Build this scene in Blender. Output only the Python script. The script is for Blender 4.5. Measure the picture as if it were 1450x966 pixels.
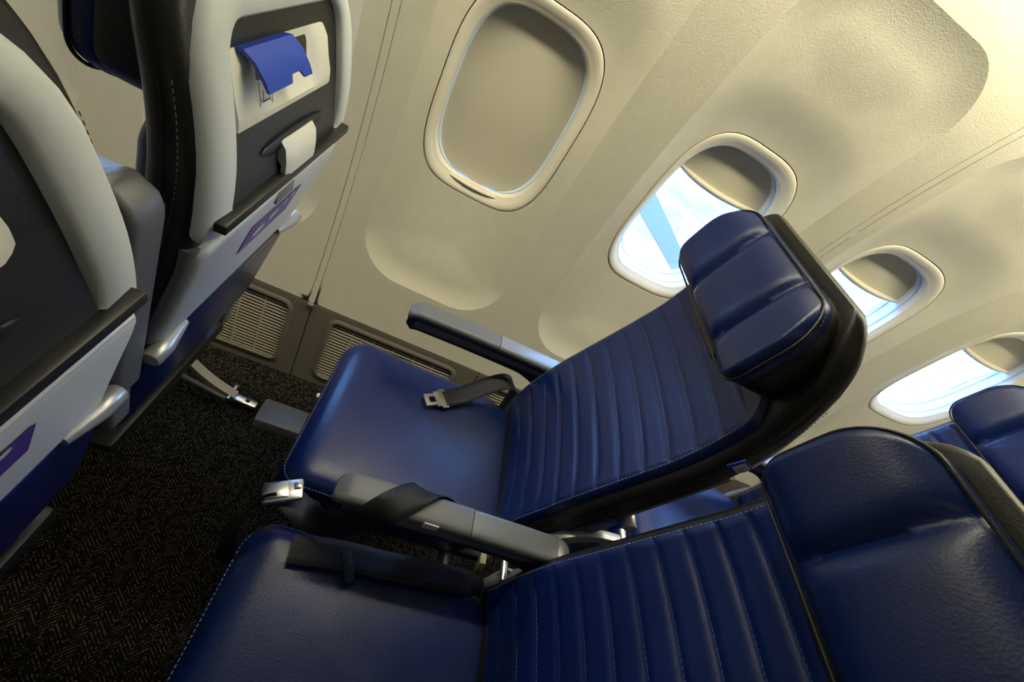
import bpy, bmesh, math, random
import numpy as np
from mathutils import Vector, Matrix

random.seed(7)
scene = bpy.context.scene
for o in list(bpy.data.objects):
    bpy.data.objects.remove(o)
COL = scene.collection

# ------------------------------------------------------------------ camera
CAM = Vector((0.2288, 0.7445, 1.2556))
YAW, PITCH, ROLL, FPX = 0.3314, -0.6711, 0.6325, 615.45
cam_d = bpy.data.cameras.new('camera')
cam_d.sensor_fit = 'HORIZONTAL'
cam_d.sensor_width = 36.0
cam_d.lens = FPX * 36.0 / 1450.0
cam_d.clip_start = 0.01
cam = bpy.data.objects.new('camera', cam_d)
COL.objects.link(cam)
fw = Vector((math.sin(YAW) * math.cos(PITCH), math.cos(YAW) * math.cos(PITCH), math.sin(PITCH)))
rt = Vector((math.cos(YAW), -math.sin(YAW), 0))
up = rt.cross(fw)
c_, s_ = math.cos(ROLL), math.sin(ROLL)
rt2, up2 = c_ * rt + s_ * up, c_ * up - s_ * rt
cam.matrix_world = Matrix(((rt2.x, up2.x, -fw.x, CAM.x), (rt2.y, up2.y, -fw.y, CAM.y), (rt2.z, up2.z, -fw.z, CAM.z), (0, 0, 0, 1)))
scene.camera = cam

# ------------------------------------------------------------------ light and exposure
vs = scene.view_settings
vs.view_transform = 'Standard'
vs.look = 'None'
vs.gamma = 1.0
vs.use_curve_mapping = False
vs.exposure = 0.0

world = bpy.data.worlds.new('sky')
scene.world = world
world.use_nodes = True
bg = world.node_tree.nodes['Background']
bg.inputs[0].default_value = (0.20, 0.45, 1.0, 1)
bg.inputs[1].default_value = 22.0

sun_d = bpy.data.lights.new('sun', 'SUN')
sun_d.energy = 3.0
sun_d.angle = 0.01
sun_d.color = (1.0, 0.96, 0.88)
sun = bpy.data.objects.new('sun', sun_d)
COL.objects.link(sun)
sun.rotation_euler = (math.radians(-38), 0, math.radians(12))
sun.rotation_euler = Vector((0.25, 0.62, -0.74)).to_track_quat('-Z', 'Y').to_euler()


def area(name, loc, size, target, energy, color):
    d = bpy.data.lights.new(name, 'AREA')
    d.shape = 'RECTANGLE'
    d.size, d.size_y = size
    d.energy = energy
    d.color = color
    o = bpy.data.objects.new(name, d)
    COL.objects.link(o)
    o.location = loc
    dirv = Vector(target) - Vector(loc)
    z = -dirv.normalized()
    x = Vector((1, 0, 0))
    y = z.cross(x).normalized()
    x = y.cross(z)
    o.matrix_world = Matrix(((x.x, y.x, z.x, loc[0]), (x.y, y.y, z.y, loc[1]), (x.z, y.z, z.z, loc[2]), (0, 0, 0, 1)))
    return o


WARM = (1.0, 0.94, 0.68)
# sidewall wash lights in the slot between stowage bin and sidewall, aisle ceiling lights
area('sidewall_wash_lamp', (0.54, 1.49, 1.60), (3.2, 0.05), (0.54, 1.60, 1.2), 21.0, WARM)
area('aisle_ceiling_lamp', (0.54, 0.0, 2.06), (3.1, 0.35), (0.54, 0.25, 0.0), 1.8, WARM)

# ------------------------------------------------------------------ helpers


def smooth(me, ang=40):
    me.shade_smooth()
    me.set_sharp_from_angle(angle=math.radians(ang))


def mesh_obj(name, verts, faces, m=None, parent=None, ang=40, recalc=True):
    me = bpy.data.meshes.new(name)
    me.from_pydata([tuple(v) for v in verts], [], faces)
    if recalc:
        b = bmesh.new()
        b.from_mesh(me)
        bmesh.ops.remove_doubles(b, verts=b.verts, dist=1e-6)
        bmesh.ops.recalc_face_normals(b, faces=b.faces)
        b.to_mesh(me)
        b.free()
    me.update()
    smooth(me, ang)
    o = bpy.data.objects.new(name, me)
    COL.objects.link(o)
    if m:
        me.materials.append(m)
    if parent:
        o.parent = parent
    return o


def bm_obj(name, b, m=None, parent=None, ang=40):
    me = bpy.data.meshes.new(name)
    bmesh.ops.recalc_face_normals(b, faces=b.faces)
    b.to_mesh(me)
    b.free()
    smooth(me, ang)
    o = bpy.data.objects.new(name, me)
    COL.objects.link(o)
    if m:
        me.materials.append(m)
    if parent:
        o.parent = parent
    return o


def empty(name, loc, label=None, cat=None, group=None, kind=None):
    o = bpy.data.objects.new(name, None)
    COL.objects.link(o)
    o.location = loc
    o.empty_display_size = 0.05
    tag(o, label, cat, group, kind)
    return o


def tag(o, label=None, cat=None, group=None, kind=None):
    if label:
        o['label'] = label
    if cat:
        o['category'] = cat
    if group:
        o['group'] = group
    if kind:
        o['kind'] = kind
    return o


def rings(rs, cap=True, closed=True):
    """loft: list of rings (same length) -> verts, faces"""
    n = len(rs[0])
    V = [p for r in rs for p in r]
    Fc = []
    for i in range(len(rs) - 1):
        for j in range(n if closed else n - 1):
            k = (j + 1) % n
            Fc.append((i * n + j, i * n + k, (i + 1) * n + k, (i + 1) * n + j))
    if cap:
        Fc.append(tuple(range(n - 1, -1, -1)))
        Fc.append(tuple((len(rs) - 1) * n + j for j in range(n)))
    return V, Fc


def add_box(b, c, s, bevel=0.0, seg=2, rot=None):
    r = bmesh.ops.create_cube(b, size=1.0)
    vs_ = r['verts']
    for v in vs_:
        v.co = Vector((v.co.x * s[0], v.co.y * s[1], v.co.z * s[2]))
    if bevel > 0:
        es = list({e for v in vs_ for e in v.link_edges})
        rr = bmesh.ops.bevel(b, geom=es, offset=bevel, segments=seg, affect='EDGES', profile=0.5)
        vs_ = list({v for f in rr['faces'] for v in f.verts} | {v for v in vs_ if v.is_valid})
    for v in vs_:
        co = v.co
        if rot is not None:
            co = rot @ co
        v.co = co + Vector(c)
    return vs_


def box(name, c, s, m, parent=None, bevel=0.003, seg=2, rot=None):
    b = bmesh.new()
    add_box(b, c, s, bevel, seg, rot)
    return bm_obj(name, b, m, parent)


def tube(name, path, r, m, parent=None, n=10, closed=False, cap=True):
    P = [Vector(p) for p in path]
    rs = []
    up0 = Vector((0, 0, 1))
    N = len(P)
    prev = None
    for i in range(N):
        a = P[(i - 1) % N] if closed or i > 0 else P[0]
        c = P[(i + 1) % N] if closed or i < N - 1 else P[-1]
        t = (c - a).normalized()
        if prev is None:
            q = up0 if abs(t.dot(up0)) < 0.9 else Vector((1, 0, 0))
            prev = (q - t * t.dot(q)).normalized()
        else:
            prev = (prev - t * t.dot(prev)).normalized()
        s = t.cross(prev)
        rad = r[i] if isinstance(r, (list, tuple)) else r
        rs.append([P[i] + (prev * math.cos(2 * math.pi * k / n) + s * math.sin(2 * math.pi * k / n)) * rad for k in range(n)])
    if closed:
        rs.append(rs[0])
    V, Fc = rings(rs, cap and not closed)
    return mesh_obj(name, V, Fc, m, parent)


def spline(pts, n):
    """Catmull-Rom through points"""
    P = [np.array(p, float) for p in pts]
    P = [2 * P[0] - P[1]] + P + [2 * P[-1] - P[-2]]
    out = []
    segs = len(P) - 3
    for i in range(n):
        u = i / (n - 1) * segs
        k = min(int(u), segs - 1)
        t = u - k
        a, b_, c, d = P[k:k + 4]
        out.append(0.5 * ((2 * b_) + (c - a) * t + (2 * a - 5 * b_ + 4 * c - d) * t * t + (3 * b_ - a - 3 * c + d) * t ** 3))
    return out


def ribbon(name, pts, wvecs, width, thick, m, parent=None, n=40):
    """strap: path points + width direction vectors, with thickness"""
    P = spline(pts, n)
    Wv = spline(wvecs, n)
    rs = []
    for i in range(n):
        t = P[min(i + 1, n - 1)] - P[max(i - 1, 0)]
        t = t / np.linalg.norm(t)
        w = Wv[i] - t * (Wv[i] @ t)
        w = w / np.linalg.norm(w)
        nn = np.cross(t, w)
        h, q = width / 2, thick / 2
        e = h - q
        rs.append([P[i] + w * a + nn * b_ for a, b_ in ((-h, 0), (-e, q), (-e * .5, q), (0, q), (e * .5, q), (e, q), (h, 0), (e, -q), (e * .5, -q), (0, -q), (-e * .5, -q), (-e, -q))])
    V, Fc = rings(rs, True)
    return mesh_obj(name, V, Fc, m, parent, ang=50)


def dashes(name, path, dash, gap, r, m, parent=None, nvec=(0, 0, 1)):
    """stitching: short thread dashes along a path, joined (too small to pick apart)"""
    P = [np.array(p, float) for p in path]
    L = [0.0]
    for a, b_ in zip(P, P[1:]):
        L.append(L[-1] + float(np.linalg.norm(b_ - a)))
    A = np.array(P)

    def at(s):
        return np.array([np.interp(s, L, A[:, k]) for k in range(3)])
    V, Fc = [], []
    s = 0.0
    nv = np.array(nvec, float)
    while s + dash < L[-1]:
        a, b_ = at(s), at(s + dash)
        t = (b_ - a) / (np.linalg.norm(b_ - a) + 1e-9)
        w = np.cross(t, nv)
        w = w / (np.linalg.norm(w) + 1e-9)
        q = np.cross(w, t)
        k0 = len(V)
        for p in (a, b_):
            for d in (w, q, -w, -q):
                V.append(p + d * r)
        for j in range(4):
            k = (j + 1) % 4
            Fc.append((k0 + j, k0 + k, k0 + 4 + k, k0 + 4 + j))
        Fc.append((k0 + 3, k0 + 2, k0 + 1, k0))
        Fc.append((k0 + 4, k0 + 5, k0 + 6, k0 + 7))
        s += dash + gap
    o = mesh_obj(name, V, Fc, m, parent, recalc=False)
    o['kind'] = 'stuff'
    return o


def sstep(a, b_, x):
    t = min(max((x - a) / (b_ - a), 0.0), 1.0)
    return t * t * (3 - 2 * t)


def curve(pts):
    """smooth monotone-ish interpolation z -> x"""
    zs = np.array([p[0] for p in pts])
    xs = np.array([p[1] for p in pts])
    zz = np.linspace(zs[0], zs[-1], 400)
    xx = np.interp(zz, zs, xs)
    k = 41
    pad = np.concatenate([xx[0] + (xx[1] - xx[0]) * np.arange(-k, 0), xx, xx[-1] + (xx[-1] - xx[-2]) * np.arange(1, k + 1)])
    sm = np.convolve(pad, np.ones(k) / k, 'same')[k:-k]
    return lambda z: float(np.interp(z, zz, sm))

# ------------------------------------------------------------------ materials


def mat(name, col, rough=0.5, metal=0.0, bump=0.0, scale=200.0, var=0.0, vscale=6.0, coat=0.0, spec=0.5, detail=3.0):
    m = bpy.data.materials.new(name)
    m.use_nodes = True
    nt = m.node_tree
    p = nt.nodes['Principled BSDF']
    p.inputs['Base Color'].default_value = (*col, 1)
    p.inputs['Roughness'].default_value = rough
    p.inputs['Metallic'].default_value = metal
    p.inputs['Coat Weight'].default_value = coat
    p.inputs['Specular IOR Level'].default_value = spec
    tc = nt.nodes.new('ShaderNodeTexCoord')
    if bump > 0:
        n = nt.nodes.new('ShaderNodeTexNoise')
        n.inputs['Scale'].default_value = scale
        n.inputs['Detail'].default_value = detail
        nt.links.new(tc.outputs['Object'], n.inputs['Vector'])
        bp = nt.nodes.new('ShaderNodeBump')
        bp.inputs['Strength'].default_value = bump
        bp.inputs['Distance'].default_value = 0.002
        nt.links.new(n.outputs['Fac'], bp.inputs['Height'])
        nt.links.new(bp.outputs['Normal'], p.inputs['Normal'])
    if var > 0:
        n2 = nt.nodes.new('ShaderNodeTexNoise')
        n2.inputs['Scale'].default_value = vscale
        n2.inputs['Detail'].default_value = 4
        nt.links.new(tc.outputs['Object'], n2.inputs['Vector'])
        rmp = nt.nodes.new('ShaderNodeMapRange')
        rmp.inputs['From Min'].default_value = 0.3
        rmp.inputs['From Max'].default_value = 0.7
        rmp.inputs['To Min'].default_value = 1 - var
        rmp.inputs['To Max'].default_value = 1 + var
        nt.links.new(n2.outputs['Fac'], rmp.inputs['Value'])
        mx = nt.nodes.new('ShaderNodeMix')
        mx.data_type = 'RGBA'
        mx.blend_type = 'MULTIPLY'
        mx.inputs[0].default_value = 1
        mx.inputs[6].default_value = (*col, 1)
        nt.links.new(rmp.outputs[0], mx.inputs[7])
        nt.links.new(mx.outputs[2], p.inputs['Base Color'])
        r2 = nt.nodes.new('ShaderNodeMapRange')
        r2.inputs['To Min'].default_value = max(rough - 0.08, 0.03)
        r2.inputs['To Max'].default_value = min(rough + 0.08, 1)
        nt.links.new(n2.outputs['Fac'], r2.inputs['Value'])
        nt.links.new(r2.outputs[0], p.inputs['Roughness'])
    return m


M = {}
M['wall'] = mat('sidewall_cream', (0.63, 0.59, 0.47), 0.55, bump=0.25, scale=320, var=0.02, vscale=30)
M['ring'] = mat('window_ring_cream', (0.72, 0.67, 0.55), 0.42, var=0.02)
M['shade'] = mat('shade_cream', (0.60, 0.55, 0.42), 0.45, var=0.02)
M['lip'] = mat('shade_lip', (0.62, 0.57, 0.45), 0.3)
M['gasket'] = mat('window_tunnel_white', (0.62, 0.72, 0.86), 0.35)
M['gap'] = mat('gap_dark', (0.012, 0.010, 0.008), 0.8)
M['dado'] = mat('dado_taupe', (0.17, 0.15, 0.125), 0.5, bump=0.15, scale=300, var=0.04, vscale=12)
M['slat'] = mat('slat_taupe', (0.50, 0.45, 0.35), 0.5)
M['leather'] = mat('leather_blue', (0.003, 0.014, 0.095), 0.32, bump=0.14, scale=420, var=0.08, vscale=14, detail=5)
M['leather_navy'] = mat('leather_navy', (0.007, 0.016, 0.085), 0.38, bump=0.14, scale=260, var=0.08, vscale=14)
M['leather_black'] = mat('leather_black', (0.010, 0.010, 0.010), 0.38, bump=0.15, scale=400, var=0.1, vscale=12)
M['thread'] = mat('thread_pale', (0.35, 0.36, 0.36), 0.7)
M['thread_dark'] = mat('thread_olive', (0.14, 0.135, 0.10), 0.7)
M['thread_blue'] = mat('thread_blue', (0.15, 0.22, 0.40), 0.7)
M['shell'] = mat('shell_grey', (0.60, 0.63, 0.63), 0.45, bump=0.04, scale=600, var=0.02)
M['shell_dark'] = mat('shell_side_grey', (0.16, 0.165, 0.17), 0.5, bump=0.12, scale=500)
M['recess'] = mat('recess_charcoal', (0.022, 0.023, 0.026), 0.42, bump=0.12, scale=500)
M['ledge'] = mat('ledge_black', (0.008, 0.008, 0.009), 0.4)
M['bar'] = mat('bar_white', (0.66, 0.65, 0.58), 0.4)
M['tab'] = mat('tab_blue', (0.008, 0.05, 0.42), 0.35)
M['print_blue'] = mat('print_blue', (0.02, 0.06, 0.30), 0.6)
M['sticker'] = mat('sticker_purple', (0.10, 0.055, 0.33), 0.4)
M['print_white'] = mat('print_white', (0.62, 0.62, 0.66), 0.5)
M['metal'] = mat('brushed_metal', (0.62, 0.61, 0.58), 0.30, metal=1.0, var=0.05, vscale=40)
M['metal_paint'] = mat('silver_paint', (0.45, 0.46, 0.48), 0.32, metal=0.5)
M['beige_metal'] = mat('beige_strut', (0.42, 0.37, 0.26), 0.45, var=0.05)
M['arm_pad'] = mat('armrest_pad_grey', (0.13, 0.135, 0.145), 0.42, bump=0.1, scale=500)
M['arm_rear'] = mat('armrest_cap_grey', (0.20, 0.21, 0.225), 0.34)
M['arm_body'] = mat('armrest_body_charcoal', (0.018, 0.02, 0.026), 0.4)
M['web'] = mat('belt_webbing', (0.008, 0.009, 0.013), 0.5, bump=0.2, scale=700, spec=0.3)
M['black'] = mat('black_plastic', (0.012, 0.012, 0.013), 0.45)
M['cover'] = mat('track_cover_grey', (0.10, 0.10, 0.10), 0.38)
M['ceil'] = mat('bin_cream', (0.62, 0.60, 0.55), 0.5)
M['concrete'] = mat('apron_concrete', (0.185, 0.094, 0.050), 0.9, var=0.30, vscale=0.6)
M['apron_blue'] = mat('apron_band_blue', (0.042, 0.031, 0.042), 0.8, var=0.05, vscale=2)

# carpet: near-black with a herringbone of small pale flecks
m = bpy.data.materials.new('carpet_black_herringbone')
m.use_nodes = True
nt = m.node_tree
pb = nt.nodes['Principled BSDF']
pb.inputs['Roughness'].default_value = 0.95
pb.inputs['Specular IOR Level'].default_value = 0.1
tc = nt.nodes.new('ShaderNodeTexCoord')
sx = nt.nodes.new('ShaderNodeSeparateXYZ')
nt.links.new(tc.outputs['Object'], sx.inputs[0])


def mth(op, a, b_=None, cc=None):
    n = nt.nodes.new('ShaderNodeMath')
    n.operation = op
    for i, v in enumerate((a, b_, cc)):
        if v is None:
            continue
        if isinstance(v, (int, float)):
            n.inputs[i].default_value = v
        else:
            nt.links.new(v, n.inputs[i])
    return n.outputs[0]


CW, CP = 0.028, 0.0075
pp = mth('PINGPONG', sx.outputs[0], CW)
vv = mth('ADD', sx.outputs[1], mth('MULTIPLY', pp, 0.85))
row_ = mth('FLOOR', mth('DIVIDE', vv, CP))
fr = mth('FRACT', mth('DIVIDE', vv, CP))
stripe = mth('LESS_THAN', fr, 0.42)
dcol = mth('DIVIDE', sx.outputs[0], 0.0046)
dsh = mth('LESS_THAN', mth('FRACT', mth('ADD', dcol, mth('MULTIPLY', row_, 0.37))), 0.68)
cmb = nt.nodes.new('ShaderNodeCombineXYZ')
nt.links.new(row_, cmb.inputs[0])
nt.links.new(mth('FLOOR', mth('ADD', dcol, mth('MULTIPLY', row_, 0.37))), cmb.inputs[1])
wn = nt.nodes.new('ShaderNodeTexWhiteNoise')
wn.noise_dimensions = '2D'
nt.links.new(cmb.outputs[0], wn.inputs['Vector'])
keep = mth('POWER', wn.outputs['Value'], 1.5)
amt = mth('MULTIPLY', mth('MULTIPLY', stripe, dsh), keep)
mx = nt.nodes.new('ShaderNodeMix')
mx.data_type = 'RGBA'
mx.inputs[6].default_value = (0.004, 0.004, 0.004, 1)
mx.inputs[7].default_value = (0.15, 0.12, 0.075, 1)
nt.links.new(amt, mx.inputs[0])
nt.links.new(mx.outputs[2], pb.inputs['Base Color'])
nz = nt.nodes.new('ShaderNodeTexNoise')
nz.inputs['Scale'].default_value = 900
bp = nt.nodes.new('ShaderNodeBump')
bp.inputs['Strength'].default_value = 0.6
bp.inputs['Distance'].default_value = 0.003
nt.links.new(tc.outputs['Object'], nz.inputs['Vector'])
nt.links.new(nz.outputs['Fac'], bp.inputs['Height'])
nt.links.new(bp.outputs['Normal'], pb.inputs['Normal'])
M['carpet'] = m

# window pane: clear with a weak reflection
m = bpy.data.materials.new('window_glass')
m.use_nodes = True
nt = m.node_tree
nt.nodes.clear()
out = nt.nodes.new('ShaderNodeOutputMaterial')
tr = nt.nodes.new('ShaderNodeBsdfTransparent')
tr.inputs[0].default_value = (0.93, 0.96, 1.0, 1)
gl = nt.nodes.new('ShaderNodeBsdfGlossy')
gl.inputs['Roughness'].default_value = 0.05
mxs = nt.nodes.new('ShaderNodeMixShader')
mxs.inputs[0].default_value = 0.05
nt.links.new(tr.outputs[0], mxs.inputs[1])
nt.links.new(gl.outputs[0], mxs.inputs[2])
nt.links.new(mxs.outputs[0], out.inputs[0])
M['glass'] = m

# ------------------------------------------------------------------ cabin shell
R, ZC = 1.77, 0.8047
WX = [-0.7995, -0.2665, 0.2665, 0.7995, 1.3325, 1.8655, 2.3985]     # window centres along the cabin
WZ, WA, WB, WN = 0.9671, 0.1590, 0.2240, 3.39
Z0, Z1 = 0.2854, 1.60
X0, X1 = -1.066, 2.148


def wall_base(z):
    return math.sqrt(R * R - (z - ZC) ** 2)


def rr_sdf(x, z, cx, cz, hx, hz, r):
    qx, qz = abs(x - cx) - hx + r, abs(z - cz) - hz + r
    return math.hypot(max(qx, 0), max(qz, 0)) + min(max(qx, qz), 0) - r


def ring_f(x, z, wx):
    """superellipse value relative to the window ring (1 on the ring)"""
    return ((abs(x - wx) / WA) ** WN + (abs(z - WZ) / WB) ** WN) ** (1 / WN)


def wall_y(x, z):
    y = wall_base(z)
    wx = min(WX, key=lambda w: abs(w - x))
    s = rr_sdf(x, z, wx, 0.958, 0.203, 0.512, 0.125)
    d = 0.0
    if s < 0:
        q = (z - 0.958) / 0.512
        d = 0.015 * (1 - (1 - min(1.0, -s / 0.06)) ** 2) + 0.026 * max(0.0, 1 - q * q) * sstep(0.0, 0.17, -s)
    rf = ring_f(x, z, wx)
    k = sstep(1.5, 1.0, rf)
    topw = sstep(-0.05, 0.22, z - WZ)
    d += 0.010 * k * topw
    return y + d


def contour(wx, a, b_, N=120, n=WN, dz=0.0):
    out = []
    for i in range(N):
        t = 2 * math.pi * i / N
        ct, st = math.cos(t), math.sin(t)
        out.append((wx + math.copysign(abs(ct) ** (2 / n), ct) * a, WZ + dz + math.copysign(abs(st) ** (2 / n), st) * b_))
    return out


def cell(wx, xa, xb, za, zb, NR=46):
    """one window bay of the sidewall: polar grid from ring to bay boundary"""
    inner = contour(wx, WA, WB, 160)
    # outer boundary: same count, walked along the rectangle by angle
    outer = []
    for (x, z) in inner:
        dx, dz = x - wx, z - WZ
        t = min(((xb - wx) / dx if dx > 1e-9 else (xa - wx) / dx if dx < -1e-9 else 1e9),
                ((zb - WZ) / dz if dz > 1e-9 else (za - WZ) / dz if dz < -1e-9 else 1e9))
        outer.append((wx + dx * t, WZ + dz * t))
    # snap the nearest point to each rectangle corner
    for cx in (xa, xb):
        for cz in (za, zb):
            k = min(range(len(outer)), key=lambda i: math.hypot(outer[i][0] - cx, outer[i][1] - cz))
            outer[k] = (cx, cz)
    tcs = []
    for (x0, z0), (x1, z1) in zip(inner, outer):
        lo_, hi_ = 0.0, 1.0
        for _ in range(26):
            m_ = (lo_ + hi_) / 2
            if rr_sdf(x0 + (x1 - x0) * m_, z0 + (z1 - z0) * m_, wx, 0.958, 0.203, 0.512, 0.125) < 0:
                lo_ = m_
            else:
                hi_ = m_
        tcs.append(lo_)
    rs = []
    NI = 34
    for i in range(NR + 1):
        r_ = []
        for (x0, z0), (x1, z1), tc_ in zip(inner, outer, tcs):
            t = tc_ * i / NI if i <= NI else tc_ + (1 - tc_) * (i - NI) / (NR - NI)
            r_.append(Vector((x0 + (x1 - x0) * t, 0, z0 + (z1 - z0) * t)))
        rs.append(r_)
    for r in rs:
        for p in r:
            p.y = wall_y(p.x, p.z)
    # return lip into the ring gap
    lip = [Vector((p.x, p.y + 0.012, p.z)) for p in rs[0]]
    return rings([lip] + rs, cap=False)


wall = empty('wall_right', (0, 1.75, 0), 'cream moulded cabin sidewall with scooped window bays', None, None, 'structure')
INV = Matrix.Translation((0, -1.75, 0))
seams = [-1.066, 0.0, 1.092, 2.132]
seams = [-1.066, -0.006, 1.092, 2.150]
bays = {0: [0, 1], 1: [2, 3], 2: [4, 5]}
for pnl, ws in bays.items():
    V, Fc = [], []
    xl, xr = seams[pnl] + 0.009, seams[pnl + 1] - 0.009
    mid = (WX[ws[0]] + WX[ws[1]]) / 2
    for w, (a, b_) in zip(ws, ((xl, mid), (mid, xr))):
        v, f = cell(WX[w], a, b_, Z0, Z1)
        k = len(V)
        V += v
        Fc += [tuple(i + k for i in q) for q in f]
    # hem along the bottom and returns at the seams
    hem = [Vector((xl + (xr - xl) * i / 40, 0, Z0)) for i in range(41)]
    k = len(V)
    for h in hem:
        V.append(Vector((h.x, wall_y(h.x, Z0), Z0)))
    for h in hem:
        V.append(Vector((h.x, wall_y(h.x, Z0) + 0.02, Z0)))
    for i in range(40):
        Fc.append((k + i, k + i + 1, k + 42 + i, k + 41 + i))
    o = mesh_obj('sidewall_panel', [INV @ v for v in V], Fc, M['wall'], wall, ang=60)
    # make faces look into the cabin
    me = o.data
    for e in me.edges:
        if all(abs(rr_sdf(me.vertices[k].co.x, me.vertices[k].co.z, min(WX, key=lambda w: abs(w - me.vertices[k].co.x)), 0.958, 0.203, 0.512, 0.125)) < 2e-5 for k in e.vertices):
            e.use_edge_sharp = True
    if sum(p.normal.y * p.area for p in me.polygons) > 0:
        me.flip_normals()

# seam strips
for x in seams[1:3]:
    V, Fc = [], []
    zz = np.linspace(Z0, Z1, 40)
    prof = ((-0.013, 0.004), (-0.008, 0.002), (-0.0075, -0.0015), (0.0075, -0.0015), (0.008, 0.002), (0.013, 0.004))
    rs = [[Vector((x + dx, wall_base(z) + dy - 1.75 + 0.001, z)) for dx, dy in prof] for z in zz]
    V, Fc = rings(rs, cap=False, closed=False)
    mesh_obj('seam_strip', V, Fc, M['wall'], wall, ang=30)

# backing that keeps daylight out behind seams and gaps, with window openings: dark fuselage frames between the bays
fus = empty('wall_fuselage', (0, 1.9, 0), 'dark fuselage skin hidden behind the sidewall panels', None, None, 'structure')
skin = []
OUT = 0.115
for w in WX[0:6]:
    inner = contour(w, WA * 0.99, WB * 0.99, 80)
    outer = []
    xa, xb, za, zb = w - 0.2665 - (0.02 if w == WX[0] else 0), w + 0.2665 + (0.05 if w == WX[5] else 0), 0.15, 1.75
    for (x, z) in inner:
        dx, dz = x - w, z - WZ
        t = min(((xb - w) / dx if dx > 1e-9 else (xa - w) / dx if dx < -1e-9 else 1e9), ((zb - WZ) / dz if dz > 1e-9 else (za - WZ) / dz if dz < -1e-9 else 1e9))
        outer.append((w + dx * t, WZ + dz * t))
    for cx in (xa, xb):
        for cz in (za, zb):
            k = min(range(len(outer)), key=lambda i: math.hypot(outer[i][0] - cx, outer[i][1] - cz))
            outer[k] = (cx, cz)
    rs = []
    for i in range(7):
        t = i / 6
        r_ = []
        for (a0, b0), (a1, b1) in zip(inner, outer):
            z = b0 + (b1 - b0) * t
            r_.append(Vector((a0 + (a1 - a0) * t, wall_base(z) + OUT - 1.9, z)))
        rs.append(r_)
    V, Fc = rings(rs, cap=False)
    mesh_obj('skin_section', V, Fc, M['gap'], fus)

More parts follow.
